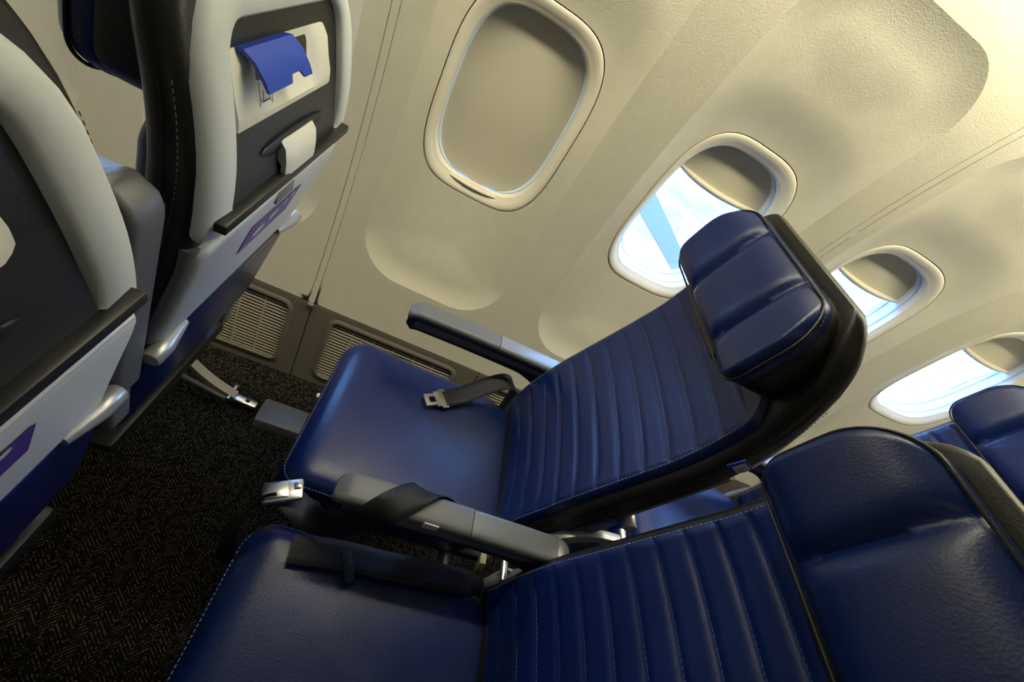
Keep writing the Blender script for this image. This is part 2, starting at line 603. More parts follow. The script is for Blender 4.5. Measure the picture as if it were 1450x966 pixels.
# windows: ring, tunnel, pane, shade, lip
closed_windows = {2}
for idx, w in enumerate(WX[:6]):
    y0 = wall_base(WZ)
    win = empty('window_%d' % (idx + 1), (w, y0, WZ), None, None, None, 'structure')
    lab = ['cabin window beside the forward row, mostly hidden', 'cabin window beside the forward seat, shade raised', 'cabin window with its cream shade pulled fully down',
           'cabin window behind the headrest of the empty window seat, shade raised', 'cabin window between the two navy headrests, shade raised', 'cabin window above the rearmost navy seat, shade raised'][idx]
    win['label'] = lab
    N = 120

    def ringpts(a, b_, depth, n=WN, dz=0.0):
        res = []
        for (x, z) in contour(w, a, b_, N, n, dz):
            res.append(Vector((x - w, wall_y(w + (x - w) * WA / a * 1.002, WZ + (z - WZ - dz) * WB / b_ * 1.002) + depth - y0, z - WZ)))
        return res
    g = 0.0022
    rs = [ringpts(WA - g, WB - g, 0.012), ringpts(WA - g, WB - g, 0.0010), ringpts(WA - g - 0.0015, WB - g - 0.0015, 0.0), ringpts(WA - 0.009, WB - 0.011, 0.0020),
          ringpts(WA - 0.016, WB - 0.021, 0.0065), ringpts(WA - 0.0205, WB - 0.029, 0.013), ringpts(WA - 0.0222, WB - 0.031, 0.0135), ringpts(WA - 0.024, WB - 0.033, 0.026, 3.2)]
    V, Fc = rings(rs, cap=False)
    mesh_obj('ring', V, Fc, M['ring'], win, ang=60)
    # dark gap behind the ring edge
    V, Fc = rings([ringpts(WA + 0.004, WB + 0.004, 0.0125), ringpts(WA - 0.012, WB - 0.012, 0.0125)], cap=False)
    mesh_obj('ring_gap', V, Fc, M['gap'], win)
    A1, B1 = WA - 0.024, WB - 0.033
    # tunnel towards the outer pane
    tn = [ringpts(A1, B1, 0.026, 3.2), ringpts(A1 + 0.005, B1 + 0.005, 0.0262, 3.2), ringpts(A1 + 0.005, B1 + 0.005, 0.034, 3.2), ringpts(A1 - 0.001, B1 - 0.001, 0.0345, 3.2),
          ringpts(A1 - 0.005, B1 - 0.006, 0.060, 3.1), ringpts(A1 - 0.008, B1 - 0.009, 0.061, 3.0), ringpts(A1 - 0.010, B1 - 0.012, 0.074, 3.0), ringpts(WA, WB, 0.076, 3.0)]
    V, Fc = rings(tn, cap=False)
    mesh_obj('tunnel', V, Fc, M['gasket'], win, ang=35)
    pn = ringpts(A1 - 0.009, B1 - 0.010, 0.066, 3.0)
    mesh_obj('pane', pn, [tuple(range(N))], M['glass'], win)
    # shade: a slightly domed blind in the slot
    frac = 1.0 if idx in closed_windows else 0.25
    az, bz = A1 + 0.004, B1 + 0.004
    zb_ = -bz if frac == 1.0 else bz - 2 * bz * frac
    NX, NZ = 40, 36
    V, Fc = [], []
    zs = np.linspace(zb_, bz, NZ)
    for z in zs:
        hw = az * max(0.0, 1 - min(1, abs(z) / bz) ** 3.2) ** (1 / 3.2)
        for i in range(NX + 1):
            u = -1 + 2 * i / NX
            x = u * hw
            if frac < 1:
                # curved free edge
                zz = z + (-0.014 * (1 - u * u)) * sstep(bz, zb_, z)
            else:
                zz = z
            dome = -0.004 * (1 - (x / az) ** 2) * (1 - (zz / bz) ** 2)
            yy = wall_y(w, WZ + min(max(zz, -WB), WB)) + 0.0295 + dome - y0
            V.append(Vector((x, yy, zz)))
    for a in range(NZ - 1):
        for i in range(NX):
            q = a * (NX + 1) + i
            Fc.append((q, q + 1, q + NX + 2, q + NX + 1))
    sh = mesh_obj('shade', V, Fc, M['shade'], win, ang=60)
    # finger lip along the free edge
    if frac == 1.0:
        V = []
        rs = []
        for i in range(25):
            u = -1 + 2 * i / 24
            x = u * 0.066
            h = 0.0065 * math.sqrt(max(0, 1 - u * u)) + 0.0004
            zc = -B1 - 0.006 + 0.003 * u * u
            yb = wall_y(w + x, WZ + zc) - y0 + 0.010
            rs.append([Vector((x, yb - 0.012 * math.sin(t) * (h / 0.0069), zc + math.cos(t) * h)) for t in np.linspace(0, math.pi * 2, 12, endpoint=False)])
        V, Fc = rings(rs, True)
        mesh_obj('shade_lip', V, Fc, M['lip'], win)
    else:
        rs = []
        hw0 = az * max(0.0, 1 - min(1, abs(zb_) / bz) ** 3.2) ** (1 / 3.2)
        for i in range(33):
            u = -1 + 2 * i / 32
            x = u * hw0
            z = zb_ - 0.014 * (1 - u * u)
            k = 0.25 + 0.75 * (1 - abs(u) ** 4)
            yb = wall_y(w, WZ + z) + 0.029 - y0
            rs.append([Vector((x, yb - 0.007 * k + 0.010 * k * math.cos(t), z + 0.002 + 0.008 * k * math.sin(t))) for t in np.linspace(0, math.pi * 2, 12, endpoint=False)])
        V, Fc = rings(rs, True)
        mesh_obj('shade_lip', V, Fc, M['lip'], win)

# dado with air grilles
YF = 1.6391
DT = (1.6905, Z0 - 0.004)


def dado_p(x, s, out_=0.0):
    """point on the dado face: s = 0 at the floor, 1 at the top; out_ = metres into the cabin"""
    y = YF + (DT[0] - YF) * s
    z = DT[1] * s
    L = math.hypot(DT[0] - YF, DT[1])
    ny, nz = -DT[1] / L, (DT[0] - YF) / L
    return Vector((x, y + ny * out_ - 1.66, z + nz * out_))


dado = empty('baseboard_right', (0, 1.66, 0), 'taupe dado strip with air return grilles below the sidewall', None, None, 'structure')
GR = [(-0.985, -0.60), (-0.45, -0.057), (0.068, 0.455), (0.60, 0.985), (1.14, 1.52), (1.67, 2.05)]
GS0, GS1 = 0.13, 0.90


def gcontour(xa, xb, s0, s1, r, n=8):
    L = math.hypot(DT[0] - YF, DT[1])
    out = []
    za, zb = s0 * L, s1 * L
    for cx, cz, a0 in ((xb - r, zb - r, 0), (xa + r, zb - r, 90), (xa + r, za + r, 180), (xb - r, za + r, 270)):
        for i in range(n + 1):
            t = math.radians(a0 + 90 * i / n)
            out.append((cx + r * math.cos(t), (cz + r * math.sin(t)) / L))
    return out


edges = [X0, -0.525, 0.0, 0.53, 1.06, 1.60, X1]
for (xa, xb), (pa, pb_) in zip(GR, zip(edges, edges[1:])):
    gap = 0.0015
    inner = gcontour(xa, xb, GS0, GS1, 0.022)
    outer = []
    cx, cs = (xa + xb) / 2, (GS0 + GS1) / 2
    for (x, s) in inner:
        dx, ds = x - cx, s - cs
        t = min((pb_ - gap - cx) / dx if dx > 1e-9 else (pa + gap - cx) / dx if dx < -1e-9 else 1e9, (1.0 - cs) / ds if ds > 1e-9 else (0.0 - cs) / ds if ds < -1e-9 else 1e9)
        outer.append((cx + dx * t, cs + ds * t))
    for qx in (pa + gap, pb_ - gap):
        for qs in (0.0, 1.0):
            k = min(range(len(outer)), key=lambda i: math.hypot(outer[i][0] - qx, (outer[i][1] - qs) * 0.3))
            outer[k] = (qx, qs)
    rs = [[dado_p(x, s, -0.012) for x, s in inner], [dado_p(x, s, 0.0) for x, s in inner], [dado_p(x, s, 0.0) for x, s in outer], [dado_p(x, s, -0.01) for x, s in outer]]
    V, Fc = rings(rs, cap=False)
    pnl = mesh_obj('dado_panel', V, Fc, M['dado'], dado, ang=30)
    # raised frame around the grille
    o1, o2 = gcontour(xa - 0.014, xb + 0.014, GS0 - 0.045, GS1 + 0.045, 0.034), gcontour(xa - 0.008, xb + 0.008, GS0 - 0.025, GS1 + 0.025, 0.028)
    o3 = gcontour(xa + 0.002, xb - 0.002, GS0 + 0.006, GS1 - 0.006, 0.02)
    rs = [[dado_p(x, s, -0.001) for x, s in o1], [dado_p(x, s, 0.004) for x, s in o2], [dado_p(x, s, 0.004) for x, s in inner], [dado_p(x, s, -0.008) for x, s in o3]]
    V, Fc = rings(rs, cap=False)
    mesh_obj('grille_frame', V, Fc, M['dado'], dado, ang=50)
    # backing
    V = [dado_p(x, s, -0.016) for x, s in inner]
    mesh_obj('grille_backing', V, [tuple(range(len(V)))], M['gap'], dado)

# slats: each its own part, sharing one mesh
ns = 20
L = math.hypot(DT[0] - YF, DT[1])
ny, nz = -DT[1] / L, (DT[0] - YF) / L
upv, nv = Vector((0, (DT[0] - YF) / L, DT[1] / L)), Vector((0, ny, nz))
slat_me = {}
for gi, (xa, xb) in enumerate(GR[:4]):
    ln = xb - xa - 0.002
    for i in range(ns):
        s = GS0 + (GS1 - GS0) * (i + 0.5) / ns
        endr = 0.0
        dd = min(s - GS0, GS1 - s) * L
        if dd < 0.022:
            endr = 0.022 - math.sqrt(0.022 ** 2 - (0.022 - dd) ** 2)
        key = round(endr, 3)
        lnk = ln - 2 * endr
        kk = (key, round(ln, 3))
        if kk not in slat_me:
            b = bmesh.new()
            add_box(b, (0, 0, 0), (lnk, 0.003, 0.0046), 0.0)
            rot = Matrix((Vector((1, 0, 0)), -nv, upv)).transposed()
            for v in b.verts:
                v.co = rot @ v.co
            me = bpy.data.meshes.new('slat')
            bmesh.ops.recalc_face_normals(b, faces=b.faces)
            b.to_mesh(me)
            b.free()
            me.materials.append(M['slat'])
            slat_me[kk] = me
        o = bpy.data.objects.new('slat', slat_me[kk])
        COL.objects.link(o)
        o.parent = dado
        o.location = dado_p((xa + xb) / 2, s, -0.004)
    for i in range(5):
        x = xa + (xb - xa) * (i + 1) / 6
        rib_me = bpy.data.meshes.get('grille_rib')
        if not rib_me:
            b = bmesh.new()
            add_box(b, (0, 0, 0), (0.0035, 0.003, (GS1 - GS0) * L - 0.004), 0.0)
            rot = Matrix((Vector((1, 0, 0)), -nv, upv)).transposed()
            for v in b.verts:
                v.co = rot @ v.co
            rib_me = bpy.data.meshes.new('grille_rib')
            b.to_mesh(rib_me)
            b.free()
            rib_me.materials.append(M['slat'])
        o = bpy.data.objects.new('grille_rib', rib_me)
        COL.objects.link(o)
        o.parent = dado
        o.location = dado_p(x, (GS0 + GS1) / 2, -0.0035)
# dark shadow gap rail between dado and sidewall
b = bmesh.new()
add_box(b, ((X0 + X1) / 2, 0.045, Z0 - 0.002), (X1 - X0, 0.02, 0.012))
bm_obj('gap_rail', b, M['gap'], dado)
# seam clip at the panel joint
box('seam_clip', (-0.004, 0.026, Z0 - 0.006), (0.016, 0.012, 0.012), M['dado'], dado, 0.002)
# behind the dado
b = bmesh.new()
add_box(b, ((X0 + X1) / 2, 0.075, 0.14), (X1 - X0, 0.02, 0.34))
bm_obj('dado_backing', b, M['gap'], dado)

# floor
V = [(X0, -1.9, 0), (X1, -1.9, 0), (X1, YF + 0.115, 0), (X0, YF + 0.115, 0), (X0, -1.9, -0.05), (X1, -1.9, -0.05), (X1, YF + 0.115, -0.05), (X0, YF + 0.115, -0.05)]
fl = mesh_obj('floor', V, [(0, 1, 2, 3), (7, 6, 5, 4), (0, 4, 5, 1), (1, 5, 6, 2), (2, 6, 7, 3), (3, 7, 4, 0)], M['carpet'])
tag(fl, 'black cabin carpet with a fine herringbone of pale flecks', None, None, 'structure')

# stowage bin underside, ceiling, opposite wall, end bulkheads: out of frame, they close the cabin
b = bmesh.new()
prof = [(1.63, 1.66), (1.47, 1.64), (1.38, 1.60), (0.95, 1.62), (0.70, 1.72), (0.60, 1.90), (0.55, 2.10), (0, 2.14), (-0.55, 2.10), (-0.60, 1.90), (-0.70, 1.72), (-0.95, 1.62), (-1.38, 1.60), (-1.63, 1.66)]
rs = [[Vector((x, y, z)) for y, z in prof] for x in (X0, X1)]
V, Fc = rings(rs, cap=False, closed=False)
rs2 = [[Vector((x, y, z + 0.05)) for y, z in prof] for x in (X0, X1)]
V2, F2 = rings(rs2, cap=False, closed=False)
cl = mesh_obj('ceiling', V + V2, Fc + [tuple(i + len(V) for i in f) for f in F2], M['ceil'])
tag(cl, 'cream stowage bin undersides and cabin ceiling', None, None, 'structure')
b.free()
zz = np.linspace(0, 1.75, 24)
rs = [[Vector((x, -wall_base(z), z)) for z in zz] for x in (X0, X1)]
rs.append([Vector((X1, -wall_base(z) - 0.04, z)) for z in zz])
rs.append([Vector((X0, -wall_base(z) - 0.04, z)) for z in zz])
V, Fc = rings(rs, cap=False, closed=False)
wl = mesh_obj('wall_left', V, Fc, M['wall'])
tag(wl, 'cream sidewall on the far side of the aisle', None, None, 'structure')
for nm, x in (('wall_front', X0), ('wall_rear', X1)):
    b = bmesh.new()
    add_box(b, (x + (-0.02 if x < 0 else 0.02), 0, 1.05), (0.04, 3.9, 2.3))
    o = bm_obj(nm, b, M['wall'])
    tag(o, 'cream cabin bulkhead closing the ' + ('forward' if x < 0 else 'aft') + ' end', None, None, 'structure')

# outside: apron and a flat blue band lying on it
V = [(-80, 2.6, -3), (200, 2.6, -3), (200, 260, -3), (-80, 260, -3)]
ap = mesh_obj('ground', V, [(0, 1, 2, 3)], M['concrete'])
tag(ap, 'bright pale concrete apron seen through the windows', None, None, 'structure')
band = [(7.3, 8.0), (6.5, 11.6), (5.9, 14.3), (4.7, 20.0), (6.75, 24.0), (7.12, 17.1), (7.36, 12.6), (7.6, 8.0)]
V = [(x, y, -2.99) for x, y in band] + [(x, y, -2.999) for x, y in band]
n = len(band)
bo = mesh_obj('apron_band', V, [tuple(range(n)), tuple(range(2 * n - 1, n - 1, -1))] + [(i, i + n, (i + 1) % n + n, (i + 1) % n) for i in range(n)], M['apron_blue'])
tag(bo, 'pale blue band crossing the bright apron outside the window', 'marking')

# ------------------------------------------------------------------ seats
# seat-local frame: x as in the middle row, y from the seat's centre line, z from the floor
DY, RP = 0.444, 0.786
YW = 1.297
FZ = curve([(0.40, 0.562), (0.46, 0.575), (0.55, 0.590), (0.65, 0.617), (0.737, 0.648), (0.85, 0.688), (0.92, 0.706), (1.0, 0.712), (1.08, 0.698), (1.16, 0.676)])
RZ = curve([(0.40, 0.644), (0.55, 0.681), (0.69, 0.713), (0.80, 0.745), (0.87, 0.766), (0.94, 0.774), (1.0, 0.769), (1.08, 0.752), (1.16, 0.728)])
ZT = 1.150          # top of the backrest


def halfw(z):
    return float(np.interp(z, [0.44, 0.6, 0.85, 1.0, 1.2], [0.176, 0.184, 0.184, 0.177, 0.160]))


def sec(hw, xf, xb, r, z, nf=22, nc=5, front=None):
    """horizontal rounded-rectangle section; front = -x side"""
    pts = []
    r = min(r, hw * 0.9, (xb - xf) * 0.49)
    # front side from +y to -y
    for i in range(nf + 1):
        y = (hw - r) * (1 - 2 * i / nf)
        pts.append((xf + (front(y) if front else 0), y))
    e0 = front(-(hw - r)) if front else 0
    for i in range(1, nc + 1):
        t = math.pi / 2 * i / nc
        k = 1 - i / nc
        pts.append((xf + r - r * math.cos(t) + e0 * k, -(hw - r) - r * math.sin(t)))
    for i in range(nc + 1):
        t = math.pi / 2 * i / nc
        pts.append((xb - r + r * math.sin(t), -(hw - r) - r * math.cos(t)))
    for i in range(nc + 1):
        t = math.pi / 2 * i / nc
        pts.append((xb - r + r * math.cos(t), (hw - r) + r * math.sin(t)))
    for i in range(0, nc):
        t = math.pi / 2 * (1 - i / nc)
        k = i / nc
        pts.append((xf + r - r * math.cos(t) + e0 * k, (hw - r) + r * math.sin(t)))
    return [Vector((x, y, z)) for x, y in pts]


CH0, CHS, CHN = 0.505, 0.0425, 11


def channel(z, y, hw):
    """relief of the sewn channels of the backrest (negative = towards the sitter)"""
    zz = z + 0.010 * (y / hw) ** 2 * sstep(0.62, 0.5, z)   # lowest seams curve down to the sides
    k = (zz - CH0) / CHS
    if k < 0 or k > CHN:
        q = 1.0
    else:
        f = k - math.floor(k)
        q = min(1.0, (min(f, 1 - f) * CHS / 0.009)) ** 0.6
    edge = sstep(1.0, 0.90, abs(y) / (hw * 0.93))
    return 0.0034 * (1 - q) * edge


def build_back(T):
    # padded front cover with sewn horizontal channels
    zs = list(np.linspace(0.445, 0.50, 7))
    z = CH0 - 0.004
    while z < CH0 + CHS * CHN + 0.02:
        zs.append(z)
        z += CHS / 12
    zs += list(np.linspace(zs[-1] + 0.005, ZT - 0.03, 12))
    rs = []
    for z in zs:
        hw = halfw(z) - 0.003
        f = lambda y, z=z, hw=hw: channel(z, y, hw) - 0.012 * (abs(y) / hw) ** 2.5
        t = sstep(0.445, 0.47, z)
        hw -= 0.085 * sstep(0.965, 1.07, z)
        rs.append(sec(hw * (0.95 + 0.05 * t), FZ(z) + 0.012 * (1 - t), FZ(z) + 0.020, 0.008, z, 26, 5, f))
    V, Fc = rings(rs)
    bk = mesh_obj('backrest', V, Fc, M['leather'], T, ang=55)
    # channel threads
    for side in (-1, 1):
        path = []
        for z in np.linspace(0.47, 0.97, 60):
            hw = halfw(z)
            path.append((FZ(z) - 0.012 * ((hw - 0.0125) / (hw - 0.003)) ** 2.5 + 0.0002, side * (hw - 0.0125), z))
        dashes('edge_stitching', path, 0.0042, 0.0026, 0.0009, M['thread'], bk, (-1, 0, 0))
    for k in range(1, CHN + 1):
        zc = CH0 + CHS * k
        hw = halfw(zc)
        path = []
        for y in np.linspace(-hw * 0.82, hw * 0.82, 30):
            zz = zc - 0.010 * (y / hw) ** 2 * sstep(0.62, 0.5, zc)
            path.append((FZ(zz) + channel(zz, y, hw) - 0.012 * (abs(y) / hw) ** 2.5 - 0.0004, y, zz))
        dashes('channel_stitching', path, 0.004, 0.0025, 0.0006, M['thread_blue'], bk, (-1, 0, 0))
    # black leather body behind the cover
    rs = []
    for z in list(np.linspace(0.43, ZT - 0.06, 34)) + list(np.linspace(ZT - 0.055, ZT, 16)):
        hw = halfw(z) + 0.011
        t = sstep(ZT, ZT - 0.045, z) ** 0.5
        xf, xb = FZ(z) + 0.003, RZ(z) - 0.010
        cx = (xf + xb) / 2
        h = (xb - xf) / 2
        hw -= 0.060 * (1 - math.sqrt(max(0.0, 1 - max(0.0, (z - ZT + 0.095) / 0.097) ** 2)))
        rs.append(sec(hw, cx - h * (0.45 + 0.55 * t), cx + h * (0.45 + 0.55 * t), 0.018, z, 12, 5))
    V, Fc = rings(rs)
    bd = mesh_obj('backrest_side', V, Fc, M['leather_black'], T, ang=55)
    for side in (-1, 1):
        path = [(FZ(z) + 0.036, side * (halfw(z) + 0.0112), z) for z in np.linspace(0.50, 1.05, 60)]
        dashes('side_stitching', path, 0.0032, 0.003, 0.0006, M['thread_dark'], bd, (0, side, 0))
    path = [(FZ(z) + 0.024, -(halfw(z) + 0.0102), z) for z in np.linspace(0.50, 1.05, 40)]
    tube('zip', path, 0.0022, M['black'], bd, 6)
    # small blue label sewn into the aisle-side seam
    return bk, bd


def headrest(T, hx=0.0, hz=0.0):
    zb, zt, hw0 = 1.006 + hz, 1.150 + hz, 0.163

    def fx(z):
        u = (z - zb) / (zt - zb)
        return 0.642 + hx + 0.024 * u ** 1.6

    def shape(z, grow=0.0):
        u = (z - zb) / (zt - zb)
        # rounded outline
        rb, rtp = 0.036, 0.062
        h = hw0
        if z < zb + rb:
            h -= rb - math.sqrt(max(0, rb * rb - (zb + rb - z) ** 2))
        if z > zt - rtp:
            h -= 0.9 * (rtp - math.sqrt(max(0, rtp * rtp - (z - zt + rtp) ** 2)))
        return h + grow

    def lobes(y, hw):
        cr = 0.067
        d = abs(abs(y) - cr)
        g = 0.013 * math.exp(-(d / 0.010) ** 1.3)
        wing = -0.014 * max(0, (abs(y) - cr) / (hw0 - cr)) ** 1.2
        return g + wing
    zs = [zb + (zt - zb) * (0.5 - 0.5 * math.cos(math.pi * i / 30)) for i in range(31)]
    rs = []
    for i, z in enumerate(zs):
        u = (z - zb) / (zt - zb)
        hw = shape(z)
        e = (1 - abs(2 * u - 1) ** 6)
        pil = 0.014 * (1 - e)
        f = lambda y, hw=hw: lobes(y, hw) * (0.35 + 0.65 * e)
        rs.append(sec(hw, fx(z) + pil, fx(z) + 0.026, 0.009, z, 60, 5, f))
    V, Fc = rings(rs)
    hd = mesh_obj('headrest', V, Fc, M['leather'], T, ang=60)
    # black side band
    rs = []
    for z in zs:
        u = (z - zb) / (zt - zb)
        hw = shape(z, 0.0008)
        e = (1 - abs(2 * u - 1) ** 10)
        xb = fx(z) + 0.072
        xf = fx(z) + 0.020
        f = lambda y, hw=hw: -0.012 * max(0, (abs(y) - 0.078) / (hw0 - 0.078)) ** 1.2 - 0.009 * sstep(0.095, 0.145, abs(y))
        rs.append(sec(hw, xf + 0.012 * (1 - e), xb - 0.012 * (1 - e), 0.010, z + 0.001, 30, 5, f))
    V, Fc = rings(rs)
    sb = mesh_obj('side_band', V, Fc, M['leather_black'], hd, ang=60)
    # piping round the front face
    path = []
    for sgn in (1, -1):
        it = zs if sgn == 1 else zs[::-1]
        for z in it:
            h = shape(z)
            path.append((fx(z) + 0.013 - 0.013 * max(0, (h - 0.078) / (hw0 - 0.078)) ** 1.2, sgn * (h + 0.0005), z))
    tube('piping', path, 0.0018, M['leather_black'], hd, 8, closed=True)
    pth = [(fx(z) + 0.036 - 0.026, -(shape(z) + 0.0002), z) for z in zs[4:-3]]
    dashes('band_stitching', pth, 0.0032, 0.003, 0.0006, M['thread_dark'], hd, (0, -1, 0))
    # fixing tab at the lower edge
    zt_ = zb + 0.002
    tb = box('fixing_tab', (FZ(zt_) - 0.022, 0.0, zt_ - 0.018), (0.014, 0.115, 0.030), M['leather_black'], hd, 0.005, 3)
    hd.location.y = 0.010
    return hd


def cushion(T):
    """seat cushion: outline in plan, lofted in height"""
    # half outline (x, halfwidth)
    def outline(grow, n=16):
        P = []
        xf, xr = 0.150 - grow, 0.618 + grow
        hwf, hwr, hwb = 0.190 + grow, 0.190 + grow, 0.118 + grow
        r = 0.045
        pts = []
        for i in range(n + 1):                      # front +y corner
            t = math.pi / 2 * i / n
            pts.append((xf + r - r * math.cos(t), hwf - r + r * math.sin(t)))
        for x in np.linspace(xf + r + 0.02, 0.48, 14):
            pts.append((x, hwf))
        # chamfered, rounded rear corner
        a, c = np.array((0.50, hwr)), np.array((xr, hwb))
        mid = np.array((0.585, hwr - 0.02))
        for i in range(1, 13):
            t = i / 12
            p = (1 - t) ** 2 * a + 2 * t * (1 - t) * mid + t * t * c
            pts.append((p[0], p[1]))
        full = pts + [(xr, y) for y in np.linspace(hwb * 0.8, -hwb * 0.8, 7)] + [(x, -y) for x, y in pts[::-1]]
        full += [(xf, y) for y in np.linspace(-(hwf - r) * 0.9, (hwf - r) * 0.9, 9)]
        return full

    def top(x, y):
        # slightly dished, front edge rolls
        d = 0.446 + 0.012 * sstep(0.40, 0.16, x) - 0.010 * math.exp(-((x - 0.46) / 0.12) ** 2 - (y / 0.11) ** 2)
        return d - 0.016 * sstep(0.20, 0.14, x)
    levels = [(-0.018, -0.100), (-0.004, -0.094), (0.0, -0.08), (0.003, -0.045), (0.001, -0.026), (-0.006, -0.012), (-0.016, -0.004), (-0.028, 0.0)]
    rs = []
    for g, dz in levels:
        rs.append([Vector((x, y, top(x, y) + dz)) for x, y in outline(g)])
    base = outline(-0.028)
    cxm = 0.385
    for k in (0.85, 0.7, 0.55, 0.4, 0.25, 0.12, 0.03):
        rs.append([Vector((cxm + (x - cxm) * k, y * k, 0)) for x, y in base])
        for p in rs[-1]:
            p.z = top(p.x, p.y) + 0.004 * (1 - k)
    V, Fc = rings(rs)
    cu = mesh_obj('cushion', V, Fc, M['leather'], T, ang=60)
    path = [(x, y, top(x, y) - 0.0145) for x, y in outline(-0.0035)]
    dashes('cushion_stitching', path + [path[0]], 0.004, 0.0026, 0.0008, M['thread_blue'], cu, (0, 0, 1))
    # seat pan below
    box('seat_pan', (0.40, 0, 0.325), (0.44, 0.35, 0.03), M['black'], T, 0.01)
    return cu


def loopx(name, loops, m, parent, ang=45, cap=True):
    V, Fc = rings(loops, cap)
    return mesh_obj(name, V, Fc, m, parent, ang=ang)


def rloop(y0, y1, z0, z1, r, xf, n=6, rt_=None):
    """rounded rectangle in the y-z plane; xf = constant or function of z"""
    r2 = r if rt_ is None else rt_
    out = []
    xx = xf if callable(xf) else (lambda z: xf)
    for q, (cy, cz, a0, rr) in enumerate(((y1 - r2, z1 - r2, 0, r2), (y0 + r2, z1 - r2, 90, r2), (y0 + r, z0 + r, 180, r), (y1 - r, z0 + r, 270, r))):
        for i in range(n + 1):
            t = math.radians(a0 + 90 * i / n)
            y, z = cy + rr * math.cos(t), cz + rr * math.sin(t)
            out.append(Vector((xx(z), y, z)))
        if q in (1, 3):          # straight vertical sides follow the curved back
            za, zb = (z1 - r2, z0 + r) if q == 1 else (z0 + r, z1 - r2)
            yy = y0 if q == 1 else y1
            for k in range(1, 10):
                z = za + (zb - za) * k / 10
                out.append(Vector((xx(z), yy, z)))
    return out


def slab(name, y0, y1, z0, z1, r, xf, th, m, parent, bev=0.004, rt_=None, n=34):
    """rounded panel following the curved back, lofted upwards row by row"""
    r2 = r if rt_ is None else rt_
    rs = []
    zs = [z0 + (z1 - z0) * (0.5 - 0.5 * math.cos(math.pi * i / n)) for i in range(n + 1)]
    for z in zs:
        ins = 0.0
        if z < z0 + r:
            ins = r - math.sqrt(max(0, r * r - (z0 + r - z) ** 2))
        if z > z1 - r2:
            ins = r2 - math.sqrt(max(0, r2 * r2 - (z - z1 + r2) ** 2))
        ed = min(z - z0, z1 - z)
        dx = bev - math.sqrt(max(0, bev * bev - max(0, bev - ed) ** 2))
        a, b_ = y0 + ins, y1 - ins
        x = xf(z)
        rs.append([Vector((x - th, a, z)), Vector((x - bev, a, z)), Vector((x - dx, a + bev, z)), Vector((x - dx, (a + b_) / 2, z)), Vector((x - dx, b_ - bev, z)), Vector((x - bev, b_, z)), Vector((x - th, b_, z))])
    V, Fc = rings(rs)
    return mesh_obj(name, V, Fc, m, parent, ang=50)


def text_marks(parent, boxes, xf, m, name):
    """flat print: small quads proud of a face"""
    V, Fc = [], []
    for (ya, yb, za, zb) in boxes:
        k = len(V)
        V += [Vector((xf(z), y, z)) for y, z in ((ya, za), (yb, za), (yb, zb), (ya, zb))]
        Fc.append((k, k + 1, k + 2, k + 3))
    return mesh_obj(name, V, Fc, m, parent, recalc=False)


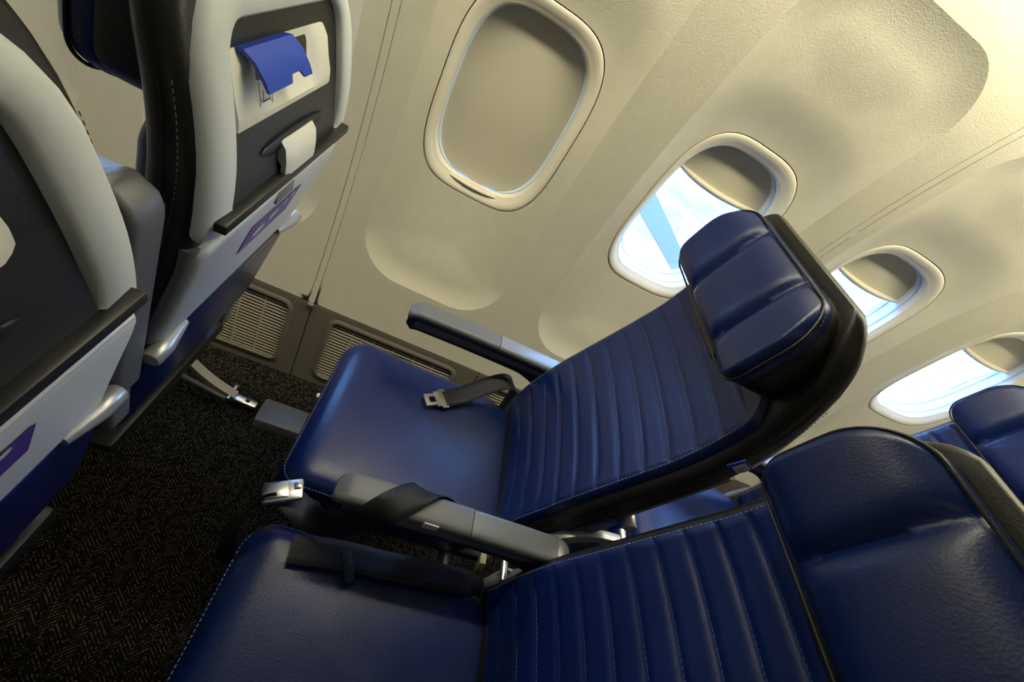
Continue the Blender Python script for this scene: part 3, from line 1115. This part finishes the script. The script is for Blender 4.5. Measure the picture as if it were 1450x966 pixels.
def shell(T, detail=True):
    """hard back shell with rim, recess, latch bar, ledge, tray and lower leather panel"""
    hw = 0.188
    xr = lambda z: RZ(z)
    z0, z1 = 0.884, 1.128
    # rim frame
    L0 = rloop(-hw + 0.012, hw - 0.012, z0, z1, 0.02, lambda z: xr(z) - 0.034, rt_=0.06)
    L1 = rloop(-hw, hw, z0, z1, 0.022, lambda z: xr(z) - 0.030, rt_=0.080)
    L2 = rloop(-hw + 0.001, hw - 0.001, z0, z1, 0.022, lambda z: xr(z) - 0.010, rt_=0.080)
    L3 = rloop(-hw + 0.012, hw - 0.012, z0 + 0.004, z1 - 0.008, 0.02, lambda z: xr(z) - 0.001, rt_=0.072)
    L4 = rloop(-hw + 0.041, hw - 0.044, 0.914, z1 - 0.036, 0.012, lambda z: xr(z) + 0.001, rt_=0.030)
    L5 = rloop(-hw + 0.047, hw - 0.048, 0.916, z1 - 0.041, 0.010, lambda z: xr(z) - 0.004, rt_=0.028)
    L6 = rloop(-hw + 0.049, hw - 0.050, 0.917, z1 - 0.042, 0.009, lambda z: xr(z) - 0.016, rt_=0.027)
    sh = loopx('back_shell', [L0, L1, L2, L3, L4, L5, L6], M['shell'], T, ang=60, cap=False)
    # recessed charcoal panel
    bp_ = slab('recess_panel', -hw + 0.046, hw - 0.047, 0.912, z1 - 0.038, 0.01, lambda z: xr(z) - 0.014, 0.008, M['recess'], T, 0.001, 0.027)
    # lower charcoal pocket panel leaning out
    ya, yb = -hw + 0.049, hw - 0.050
    V, Fc = rings([[Vector((xr(z) + d, y, z)) for y, z, d in ((ya, 0.912, -0.02), (yb, 0.912, -0.02), (yb, 0.912, 0.000), (ya, 0.912, 0.000))],
                   [Vector((xr(z) + d, y, z)) for y, z, d in ((ya, 1.000, -0.02), (yb, 1.000, -0.02), (yb, 1.000, -0.010), (ya, 1.000, -0.010))]])
    pk = mesh_obj('pocket_panel', V, Fc, M['recess'], T, ang=30)
    # white latch bar with scooped centre
    rs = []
    NB = 30
    for i in range(NB + 1):
        u = i / NB
        y = ya + (yb - 0.028 - ya) * u
        e = sstep(1.0, 0.90, u) ** 0.5
        sc = sstep(0.14, 0.22, u) * sstep(0.80, 0.72, u)
        zt, zb = 1.064 - 0.012 * (1 - e), 1.000
        dep = 0.014 * (0.4 + 0.6 * e)
        x = lambda z: xr(z) - 0.016
        rs.append([Vector((x(zb), y, zb)), Vector((x(zb) + dep * 1.05, y, zb)), Vector((x(zb) + dep * 1.05, y, zb + 0.006)), Vector((x(zb) + dep * (1 - 0.35 * sc), y, zb + 0.012)),
                   Vector((x((zb + zt) / 2) + dep * (0.95 - 0.55 * sc), y, (zb + zt) / 2)), Vector((x(zt - 0.010) + dep * (0.9 - 0.5 * sc), y, zt - 0.010)), Vector((x(zt) + dep * 0.5, y, zt)), Vector((x(zt), y, zt))])
    V, Fc = rings(rs)
    bar = mesh_obj('holder_bar', V, Fc, M['bar'], T, ang=35)
    # blue folding tab
    w0, w1 = ya + 0.030, ya + 0.126
    pr_ = [(-0.006, 1.066), (0.004, 1.070), (0.018, 1.060), (0.030, 1.042), (0.035, 1.030), (0.032, 1.029), (0.026, 1.040), (0.015, 1.056), (0.003, 1.064), (-0.006, 1.061)]
    rs = []
    for i in range(17):
        y = w0 + (w1 - w0) * i / 16
        notch = 0.004 if 0.50 < i / 16 < 0.78 else 0.0
        rs.append([Vector((RZ(1.055) - 0.007 + a * 0.85 - (notch if a > 0.024 else 0), y, 1.064 - (1.066 - z) * 0.68 + (notch * 1.5 if a > 0.024 else 0))) for a, z in pr_])
    V, Fc = rings(rs)
    tb = mesh_obj('holder_tab', V, Fc, M['tab'], T, ang=40)
    tb['label'] = 'bright blue flip-out holder tab'
    if detail:
        # printed pictogram below the tab: a small rectangle outline with a bracket
        xm = lambda z: RZ(z) - 0.0035
        yc = ya + 0.066
        b_ = [(yc - 0.013, yc - 0.0115, 1.008, 1.034), (yc + 0.0115, yc + 0.013, 1.008, 1.034), (yc - 0.0115, yc + 0.0115, 1.008, 1.0097),
              (yc - 0.007, yc - 0.005, 1.014, 1.026), (yc + 0.005, yc + 0.007, 1.014, 1.026), (yc - 0.005, yc + 0.005, 1.014, 1.016)]
        text_marks(bar, b_, xm, M['print_blue'], 'printed_pictogram')
    # dark finger recess and grey turn latch
    yc = (ya + yb) / 2 + 0.004
    rs = []
    for i in range(25):
        u = -1 + 2 * i / 24
        h = 0.011 * math.sqrt(max(0, 1 - u * u)) + 0.0003
        y = yc + u * 0.085
        rs.append([Vector((RZ(0.955) - 0.0065 + 0.004 * math.cos(t) * (h / 0.011), y, 0.956 + h * math.sin(t))) for t in np.linspace(0, 2 * math.pi, 10, endpoint=False)])
    V, Fc = rings(rs)
    fr_ = mesh_obj('finger_recess', V, Fc, M['ledge'], pk, ang=60)
    rs = []
    for (a, z, g) in ((-0.004, 0.962, 0), (0.006, 0.961, 0), (0.016, 0.952, 0), (0.020, 0.935, 0), (0.021, 0.912, 0), (0.018, 0.902, 0.002), (0.014, 0.902, 0.002), (0.012, 0.930, 0), (-0.004, 0.945, 0)):
        rs.append((a, z, g))
    LL = []
    for i in range(9):
        u = i / 8
        y = yc - 0.043 + 0.086 * u
        q = 0.003 * (1 - sstep(0, 0.12, min(u, 1 - u)))
        LL.append([Vector((RZ(0.93) - 0.006 + a * 0.75 - q, y, z)) for a, z, g in rs])
    V, Fc = rings(LL)
    lt = mesh_obj('tray_latch', V, Fc, M['bar'], T, ang=40)
    lt['label'] = 'pale grey turn latch of the tray table'
    # black ledge
    b = bmesh.new()
    add_box(b, (RZ(0.915) + 0.003, -0.002, 0.914), (0.016, 0.345, 0.012), 0.002, 2)
    lg = bm_obj('ledge', b, M['ledge'], T)
    for o in (sh, bp_, pk, bar):
        for v in o.data.vertices:
            v.co.y *= float(np.interp(v.co.z, [0.90, 0.95, 1.05, 1.12, 1.16], [1.0, 0.985, 0.93, 0.86, 0.82]))
    # tray table, folded up
    TY = 0.184
    xl = lambda z: xr(z)
    tr_ = slab('tray_table', -TY, TY, 0.692, 0.881, 0.016, lambda z: xl(z) + 0.001, 0.030, M['shell'], T, 0.006)
    # latch scoop in the tray's upper edge
    box('latch_scoop', (RZ(0.868) + 0.0005, yc, 0.868), (0.004, 0.050, 0.020), M['shell_dark'], tr_, 0.0015)
    if detail:
        st = []
        ys, zs_ = 0.000, 0.822
        o = mesh_obj('sticker', [Vector((xl(z) + 0.0022, y, z)) for y, z in ((ys - 0.066, 0.785), (ys + 0.078, 0.785), (ys + 0.078, 0.843), (ys - 0.066, 0.843))], [(0, 1, 2, 3)], M['sticker'], tr_)
        o['label'] = 'purple printed sticker'
        marks = []
        V, Fc = [], []

        def disc(y, z, ry, rz):
            k = len(V)
            for i in range(14):
                t = 2 * math.pi * i / 14
                q = z + rz * math.sin(t)
                V.append(Vector((xl(q) + 0.0028, y + ry * math.cos(t), q)))
            Fc.append(tuple(range(k, k + 14)))
        disc(ys - 0.030, 0.812, 0.016, 0.010)
        disc(ys + 0.006, 0.822, 0.013, 0.009)
        disc(ys + 0.033, 0.832, 0.006, 0.006)
        disc(ys + 0.052, 0.836, 0.006, 0.006)
        mesh_obj('sticker_print', V, Fc, M['print_white'], tr_, recalc=False)
        text_marks(tr_, [(0.02 + 0.0115 * i, 0.02 + 0.0115 * i + 0.008, 0.893, 0.8965) for i in range(11)] + [(-0.10 + 0.01 * i, -0.10 + 0.01 * i + 0.0075, 0.889, 0.8965) for i in range(8)], lambda z: xl(z) + 0.0016, M['print_blue'], 'printed_notice')['kind'] = 'stuff'
    # tray arm pivots
    for sgn in (-1, 1):
        px_ = RZ(0.69) + 0.004
        tube('tray_pivot', [(px_, sgn * 0.203, 0.690), (px_, sgn * 0.200, 0.690), (px_, sgn * 0.175, 0.690), (px_ - 0.004, sgn * 0.130, 0.692)], [0.0105, 0.0125, 0.0125, 0.007], M['metal_paint'], T, 16)
        # side cheek: dark grey edge of the shell below the rim
        rs = []
        for z in np.linspace(0.70, 0.882, 10):
            rs.append([Vector((x, sgn * y, z)) for x, y in ((RZ(z) - 0.036, 0.178), (RZ(z) - 0.036, 0.190), (RZ(z) - 0.012, 0.1915), (RZ(z) - 0.006, 0.186), (RZ(z) - 0.006, 0.178))])
        V, Fc = rings(rs)
        mesh_obj('side_cheek', V, Fc, M['shell_dark'], T, ang=50)
    # lower leather panel
    lo = lambda z, g: RZ(0.55) + (z - 0.55) * 0.26 + g
    slab('lower_panel', -0.197, 0.197, 0.447, 0.690, 0.05, lambda z: lo(z, -0.003), 0.045, M['leather'], T, 0.012, 0.01)
    return sh


def armrest(T, y, up_=False, silver=True, name='armrest'):
    """armrest along x: dark body, padded cap in two pieces"""
    A = bpy.data.objects.new(name, None)
    COL.objects.link(A)
    A.empty_display_size = 0.03
    if T:
        A.parent = T
    xf, xr_ = 0.248, 0.640
    ztop = 0.607
    xs = list(np.linspace(xf, xr_, 24))

    def topz(x):
        u = (x - xf) / (xr_ - xf)
        return ztop - 0.010 * sstep(0.06, 0.0, u) ** 1.0 - 0.006 * (1 - u) ** 2 + 0.002 * math.sin(u * math.pi)

    def sect(x, hw, za, zb, r, n=4):
        out = []
        for cy, cz, a0 in ((hw - r, zb - r, 0), (-hw + r, zb - r, 90), (-hw + r, za + r, 180), (hw - r, za + r, 270)):
            for i in range(n + 1):
                t = math.radians(a0 + 90 * i / n)
                out.append(Vector((x, y + cy + r * math.cos(t), cz + r * math.sin(t))))
        return out

    def cap(nm, xa, xb, hw, m, rnd_a, rnd_b):
        rs = []
        n = 22
        for i in range(n + 1):
            u = 0.5 - 0.5 * math.cos(math.pi * i / n)
            x = xa + (xb - xa) * u
            g = 1.0
            if rnd_a and x - xa < 0.018:
                g = 0.55 + 0.45 * math.sqrt(max(0, 1 - ((0.018 - (x - xa)) / 0.018) ** 2))
            if rnd_b and xb - x < 0.006:
                g = 0.9 + 0.1 * math.sqrt(max(0, 1 - ((0.006 - (xb - x)) / 0.006) ** 2))
            rs.append(sect(x, hw * g, topz(x) - 0.020 - 0.010 * g * 0, topz(x) - 0.004 * (1 - g), 0.0085))
        V, Fc = rings(rs)
        return mesh_obj(nm, V, Fc, m, A, ang=50)
    xm = xf + (xr_ - xf) * 0.56
    cap('front_pad', xf, xm - 0.0007, 0.0245, M['arm_pad'], True, False)
    cap('rear_pad', xm + 0.0007, xr_ - 0.012, 0.0235, M['arm_rear'], False, True)
    # body: profile underside rises then drops to the pivot
    rs = []
    for i in range(30):
        u = i / 29
        x = xf + 0.003 + (xr_ + 0.004 - xf - 0.003) * u
        under = 0.052 - 0.008 * sstep(0, 0.08, u) + 0.004 * u + 0.030 * sstep(0.72, 1.0, u)
        g = 1.0
        if u < 0.06:
            g = 0.6 + 0.4 * math.sqrt(1 - (1 - u / 0.06) ** 2)
        rs.append(sect(x, 0.0195 * g, topz(x) - 0.014 - under * g, topz(x) - 0.012, 0.007))
    V, Fc = rings(rs)
    bd = mesh_obj('body', V, Fc, M['arm_body'], A, ang=50)
    # side inlay
    for sgn in (-1, 1):
        rs = []
        for i in range(20):
            u = i / 19
            x = xf + 0.020 + (xr_ - 0.05 - xf) * u
            zt = topz(x) - 0.026
            zl = zt - 0.022 * (1 - 0.25 * u)
            yy = y + sgn * 0.0198
            rs.append([Vector((x, yy - sgn * 0.002, zt)), Vector((x, yy, zt - 0.001)), Vector((x, yy, zl + 0.001)), Vector((x, yy - sgn * 0.002, zl))])
        V, Fc = rings(rs)
        mesh_obj('side_inlay', V, Fc, M['arm_pad'] if sgn < 0 else M['arm_body'], bd, ang=40)
    # pivot end cap and post down to the frame
    rs = []
    for i in range(10):
        u = i / 9
        x = xr_ - 0.0125 + 0.034 * u
        g = math.sqrt(max(0.02, 1 - u ** 4))
        rs.append(sect(x, 0.0235 * (0.6 + 0.4 * g), topz(xr_) - 0.060 + 0.01 * u, topz(xr_) - 0.001 - 0.016 * u ** 2, 0.008))
    V, Fc = rings(rs)
    mesh_obj('pivot_cap', V, Fc, M['metal_paint'] if silver else M['arm_body'], A, ang=50)
    if not up_:
        pth = [(xr_ - 0.010, y, 0.54), (xr_ + 0.0, y, 0.47), (xr_ - 0.03, y, 0.40), (xr_ - 0.04, y, 0.31)]
        tube('post', pth, 0.014, M['metal_paint'], A, 10)
    return A


def legs(T, y):
    """seat-row leg: rear strut curving down to the floor track, front post, fitting"""
    x0 = 0.0
    st = []
    for p in spline([(0.386, y, 0.33), (0.456, y, 0.235), (0.531, y, 0.130), (0.591, y, 0.072), (0.656, y, 0.036)], 26):
        st.append(p)
    rs = []
    for i, p in enumerate(st):
        t = st[min(i + 1, 25)] - st[max(i - 1, 0)]
        t = t / np.linalg.norm(t)
        n = np.array((-t[2], 0, t[0]))
        rs.append([Vector(p + n * a + np.array((0, b_, 0))) for a, b_ in ((0.007, -0.012), (0.007, 0.012), (-0.007, 0.012), (-0.007, -0.012))])
    V, Fc = rings(rs)
    lg = mesh_obj('rear_leg', V, Fc, M['beige_metal'], T, ang=30)
    b = bmesh.new()
    add_box(b, (0.678, y, 0.024), (0.075, 0.022, 0.018), 0.004, 2, Matrix.Rotation(0.12, 3, 'Y'))
    ft = bm_obj('track_fitting', b, M['metal'], lg)
    tube('bolt', [(0.691, y, 0.030), (0.691, y, 0.0405)], 0.0052, M['black'], lg, 12)
    tube('clamp_bolt', [(0.646, y - 0.022, 0.043), (0.646, y + 0.026, 0.043)], 0.0055, M['metal'], lg, 10)
    tube('lower_brace', [(0.641, y - 0.016, 0.034), (0.516, y - 0.020, 0.082), (0.396, y - 0.022, 0.118)], 0.007, M['cover'], lg, 8)
    tube('front_leg', [(0.256, y, 0.32), (0.216, y, 0.18), (0.206, y, 0.006)], 0.016, M['cover'], T, 10)
    return lg


ROWX = {-1: -0.742, 0: 0.0, 1: 0.786}


def seat(row, col, label, arms, back=True, name='airline_seat', leg=None, hx=-0.004, hz=-0.014, dy=0.0):
    T = empty(name, (ROWX[row], YW - col * DY + dy, 0), label, 'seat', 'rows of navy leather cabin seats')
    cushion(T)
    build_back(T)
    headrest(T, hx, hz)
    if back:
        shell(T)
    for a in arms:
        armrest(T, a)
    if leg is not None:
        legs(T, leg)
    # row beams under the pan, joining the seats
    for x in (0.28, 0.52):
        tube('cross_beam', [(x, -DY / 2 + 0.001, 0.300), (x, DY / 2 - 0.001, 0.300)], 0.018, M['metal_paint'], T, 12)
    return T


s_mw = seat(0, 0, 'navy leather window seat beside the window with the lowered shade', [0.205], leg=0.18)
s_mm = seat(0, 1, 'navy leather middle seat next to the window seat, shaded cushion', [], leg=-0.18)
s_fw = seat(-1, 0, 'seat back with purple sticker and bright blue holder tab', [0.205], leg=0.185)
s_fm = seat(-1, 1, 'grey seat back with silver tray pivot, lit blue panel below', [], leg=-0.18, dy=-0.013)
s_rw = seat(1, 0, 'bright blue leather window seat in the row behind', [0.205], leg=0.18)

# armrest shared by the window and middle seats: pivots on its own
m_arm = armrest(None, 0.0)
m_arm.location = (0, YW - 0.2335, 0)
tag(m_arm, 'grey padded armrest with a black belt draped across it', 'armrest')

# raised armrest between the two forward seats
A = empty('raised_armrest', (-0.108, YW - 0.2275, 0.655), 'grey armrest folded up between the two forward seat backs', 'armrest')
rs = []
for i in range(26):
    u = i / 25
    z = 0.0 + 0.315 * u
    g = math.sqrt(max(0.05, 1 - max(0, (u - 0.88) / 0.12) ** 2.4))
    c = 0.045 + (z) * 0.14
    hw, r = 0.0225 * (0.75 + 0.25 * g), 0.008
    d0, d1 = c - 0.030 * g, c + 0.030 * g
    rs.append(sec(hw, d0, d1, r, z, 4, 4))
V, Fc = rings(rs)
mesh_obj('pad', V, Fc, M['arm_pad'], A, ang=50)
rs = []
for i in range(12):
    u = i / 11
    z = -0.09 + 0.09 * u
    c = 0.045 + z * 0.10
    rs.append(sec(0.018, c - 0.022, c + 0.022, 0.006, z, 4, 4))
V, Fc = rings(rs)
mesh_obj('hinge_arm', V, Fc, M['shell_dark'], A, ang=50)

# middle armrest details: control panel, aft link
y = YW - 0.2335
cp = box('control_panel', (0.402, -0.0240, 0.5985), (0.024, 0.0025, 0.016), M['bar'], m_arm, 0.0008)
tube('indicator_button', [(0.397, -0.0260, 0.599), (0.397, -0.0290, 0.599)], 0.003, M['sticker'], cp, 12)
lk = spline([(0.628, -0.205, 0.560), (0.660, -0.200, 0.600), (0.700, -0.196, 0.620), (0.752, -0.192, 0.622)], 20)
rs = []
for i, p in enumerate(lk):
    t = lk[min(i + 1, 19)] - lk[max(i - 1, 0)]
    t = t / np.linalg.norm(t)
    n = np.array((-t[2], 0, t[0]))
    h = 0.013 - 0.003 * i / 19
    rs.append([Vector(p + n * a + np.array((0, b_, 0))) for a, b_ in ((h, -0.007), (h + 0.001, 0.0), (h, 0.007), (-h, 0.007), (-h, -0.007))])
V, Fc = rings(rs)
ln = mesh_obj('recline_link', V, Fc, M['metal_paint'], s_mw, ang=30)
tube('link_bolt', [(0.750, -0.207, 0.622), (0.750, -0.174, 0.622)], 0.013, M['metal'], ln, 16)

# blue label sewn on the aisle side of the window seat's backrest
zt = 0.915
lb = box('sewn_label', (FZ(zt) + 0.030, -(halfw(zt) + 0.0125), zt), (0.026, 0.003, 0.026), M['tab'], s_mw, 0.0008, rot=Matrix.Rotation(0.38, 3, 'Y'))
lp = box('label_print', (FZ(zt) + 0.031, -(halfw(zt) + 0.0142), zt), (0.017, 0.0012, 0.018), M['print_white'], lb, 0.0, rot=Matrix.Rotation(0.38, 3, 'Y'))
for k in range(3):
    pth = [(FZ(zt) + 0.031 + 0.007 * math.cos(t) - 0.003 * k, -(halfw(zt) + 0.0150), zt + 0.008 * math.sin(t) * (1 - 0.2 * k)) for t in np.linspace(-1.2, 1.2, 9)]
    tube('label_arc', pth, 0.0004, M['print_blue'], lb, 5)

# ------------------------------------------------------------------ seat belts
# window-side half with its tongue, lying on the window seat cushion
wb = ribbon('seat_belt', [(0.585, 0.195, 0.335), (0.580, 0.190, 0.410), (0.568, 0.186, 0.490), (0.535, 0.182, 0.512), (0.490, 0.160, 0.492), (0.445, 0.130, 0.468), (0.405, 0.104, 0.457)],
            [(0.4, -0.9, 0.0), (0.4, -0.9, 0), (0.45, -0.85, 0), (0.5, -0.8, -0.1), (0.55, -0.8, -0.05), (0.5, -0.85, 0), (0.5, -0.85, 0)], 0.046, 0.0022, M['web'], s_mw)
tg = [(0.000, 0.016), (0.010, 0.024), (0.020, 0.024), (0.026, 0.016), (0.030, 0.0155), (0.058, 0.0155), (0.060, 0.013)]
d = np.array((-0.845, -0.50, 0.0))
d /= np.linalg.norm(d)
wv = np.array((0.50, -0.845, 0.0))
wv /= np.linalg.norm(wv)
o0 = np.array((0.412, 0.108, 0.4575))
outl = [(l, h) for l, h in tg] + [(l, -h) for l, h in tg[::-1]]
hole = [(0.036, 0.0085), (0.050, 0.0085), (0.050, -0.0085), (0.036, -0.0085)]
# plate with a slot: outer outline bridged to a rectangular hole
b = bmesh.new()


def tp(l, h, dz):
    return b.verts.new(Vector(o0 + d * l + wv * h + np.array((0, 0, dz))))


quads = [((0, .024), (.026, .024)), ]
cells = [((0.000, 0.034), (-0.020, 0.020)), ((0.034, 0.050), (-0.0155, -0.0075)), ((0.034, 0.050), (0.0075, 0.0155)), ((0.050, 0.060), (-0.0155, 0.0155)), ((0.006, 0.022), (0.020, 0.0255)), ((0.006, 0.022), (-0.0255, -0.020))]
for (la, lb_), (ha, hb) in cells:
    vs_ = []
    for dz in (0.0, 0.003):
        for l, h in ((la, ha), (lb_, ha), (lb_, hb), (la, hb)):
            vs_.append(tp(l, h, dz))
    for f in ((0, 1, 2, 3), (7, 6, 5, 4), (0, 4, 5, 1), (1, 5, 6, 2), (2, 6, 7, 3), (3, 7, 4, 0)):
        b.faces.new([vs_[i] for i in f])
bmesh.ops.remove_doubles(b, verts=b.verts, dist=1e-5)
tgo = bm_obj('tongue', b, M['metal'], wb, 20)
tgo['label'] = 'flat metal belt tongue with a slot'
# stitched end sleeve
ribbon('belt_end', [(0.432, 0.120, 0.4635), (0.418, 0.1115, 0.4610), (0.403, 0.102, 0.4600)], [(0.5, -0.85, 0)] * 3, 0.040, 0.005, M['web'], wb, 10)
# anchor bracket of the window belt
box('belt_anchor', (0.592, 0.196, 0.385), (0.018, 0.006, 0.085), M['beige_metal'], s_mw, 0.002, rot=Matrix.Rotation(-0.2, 3, 'Y'))

# aisle-side half: strap drawn across the middle armrest, buckle standing at the front of the cushion gap
Y0 = -0.2335
bb = ribbon('seat_belt', [(0.520, Y0 + 0.055, 0.440), (0.470, Y0 + 0.046, 0.500), (0.415, Y0 + 0.036, 0.570), (0.380, Y0 + 0.024, 0.6065), (0.352, Y0, 0.6105), (0.324, Y0 - 0.025, 0.6040), (0.298, Y0 - 0.036, 0.568), (0.262, Y0 - 0.030, 0.515), (0.225, Y0 - 0.010, 0.482), (0.190, Y0 + 0.004, 0.487)],
            [(0.6, 0.2, 0.6), (0.8, 0.1, 0.6), (0.8, 0.0, 0.6), (0.8, -0.4, 0.4), (0.66, -0.75, 0), (0.8, -0.45, -0.35), (0.8, 0, -0.6), (0.6, -0.5, -0.6), (0.2, -0.95, 0), (0, -1, 0)], 0.048, 0.0022, M['web'], s_mw, n=80)
bb.parent = None
bb.location = (0, YW, 0)
tag(bb, 'black lap belt with metal buckle draped across the middle armrest', 'seat belt')
# buckle
bk_rot = Matrix.Rotation(-0.25, 3, 'Y') @ Matrix.Rotation(0.35, 3, 'Z')
bc = Vector((0.178, Y0 + 0.006, 0.497))
b = bmesh.new()
add_box(b, bc, (0.060, 0.036, 0.010), 0.004, 2, bk_rot)
bu = bm_obj('buckle', b, M['metal'], bb)
bu['label'] = 'brushed metal lift-lever belt buckle'
b = bmesh.new()
add_box(b, bc + bk_rot @ Vector((-0.008, 0.0, 0.0065)), (0.034, 0.026, 0.004), 0.0015, 2, bk_rot @ Matrix.Rotation(0.06, 3, 'Y'))
bm_obj('lever', b, M['metal'], bb)
b = bmesh.new()
add_box(b, bc + bk_rot @ Vector((0.022, 0.004, 0.006)), (0.011, 0.011, 0.006), 0.002, 2, bk_rot)
bm_obj('rivet', b, M['metal'], bb)
# free end hanging forward in a loop
fe = ribbon('belt_tail', [(0.176, Y0 - 0.002, 0.492), (0.152, Y0 - 0.018, 0.482), (0.136, Y0 - 0.045, 0.455), (0.140, Y0 - 0.075, 0.415), (0.160, Y0 - 0.080, 0.385)],
            [(0.3, 0.2, 0.9), (0.3, 0.2, 0.9), (0.35, 0.1, 0.9), (0.4, 0, 0.9), (0.4, 0, 0.9)], 0.046, 0.0022, M['web'], bb, n=36)
# flat strap of the middle seat lying along the cushion gap
mb = ribbon('seat_belt', [(0.600, 0.185, 0.360), (0.560, 0.180, 0.430), (0.480, 0.172, 0.456), (0.380, 0.165, 0.462), (0.300, 0.160, 0.464), (0.225, 0.150, 0.466)],
            [(0.1, 1, 0.1), (0.05, 1, 0.0), (0.05, 1, -0.1), (0.1, 1, -0.1), (0.1, 1, 0), (0.1, 1, 0)], 0.046, 0.0022, M['web'], s_mm, n=50)
box('belt_loop', (0.318, 0.146, 0.463), (0.016, 0.050, 0.007), M['web'], mb, 0.002, rot=Matrix.Rotation(0.5, 3, 'Z'))
# brackets in the gap between the two seats
for (x, yy, z, s, rz) in ((0.565, -0.222, 0.415, (0.012, 0.020, 0.09), -0.25), (0.625, -0.225, 0.40, (0.050, 0.006, 0.10), 0.1)):
    box('hinge_bracket', (x, yy, z), s, M['beige_metal'], s_mw, 0.002, rot=Matrix.Rotation(rz, 3, 'Y'))
tube('hinge_pin', [(0.60, -0.25, 0.455), (0.60, -0.20, 0.455)], 0.007, M['metal'], s_mw, 12)

# ------------------------------------------------------------------ floor track cover and floor stud
tcv = empty('seat_track_cover', (-0.014, 1.477, 0), 'dark grey moulded cover over the floor seat track', 'track cover')
prof = [(-0.047, 0.0), (-0.045, 0.010), (-0.036, 0.024), (-0.018, 0.028), (0.020, 0.028), (0.036, 0.026), (0.046, 0.012), (0.048, 0.0)]
rs = [[Vector((x, a * k, z * k)) for a, z in prof] for x, k in ((0.0, 0.93), (0.003, 1.0), (0.165, 1.0), (0.170, 0.97))]
V, Fc = rings(rs)
mesh_obj('cover_moulding', V, Fc, M['cover'], tcv, ang=35)
stu = empty('floor_stud', (0.109, 1.599, 0), 'small pale round fastener on the carpet beside the dado', 'fastener')
tube('stud_head', [(0, 0, 0.0005), (0, 0, 0.006), (0, 0, 0.009)], [0.0085, 0.0085, 0.004], M['bar'], stu, 14)
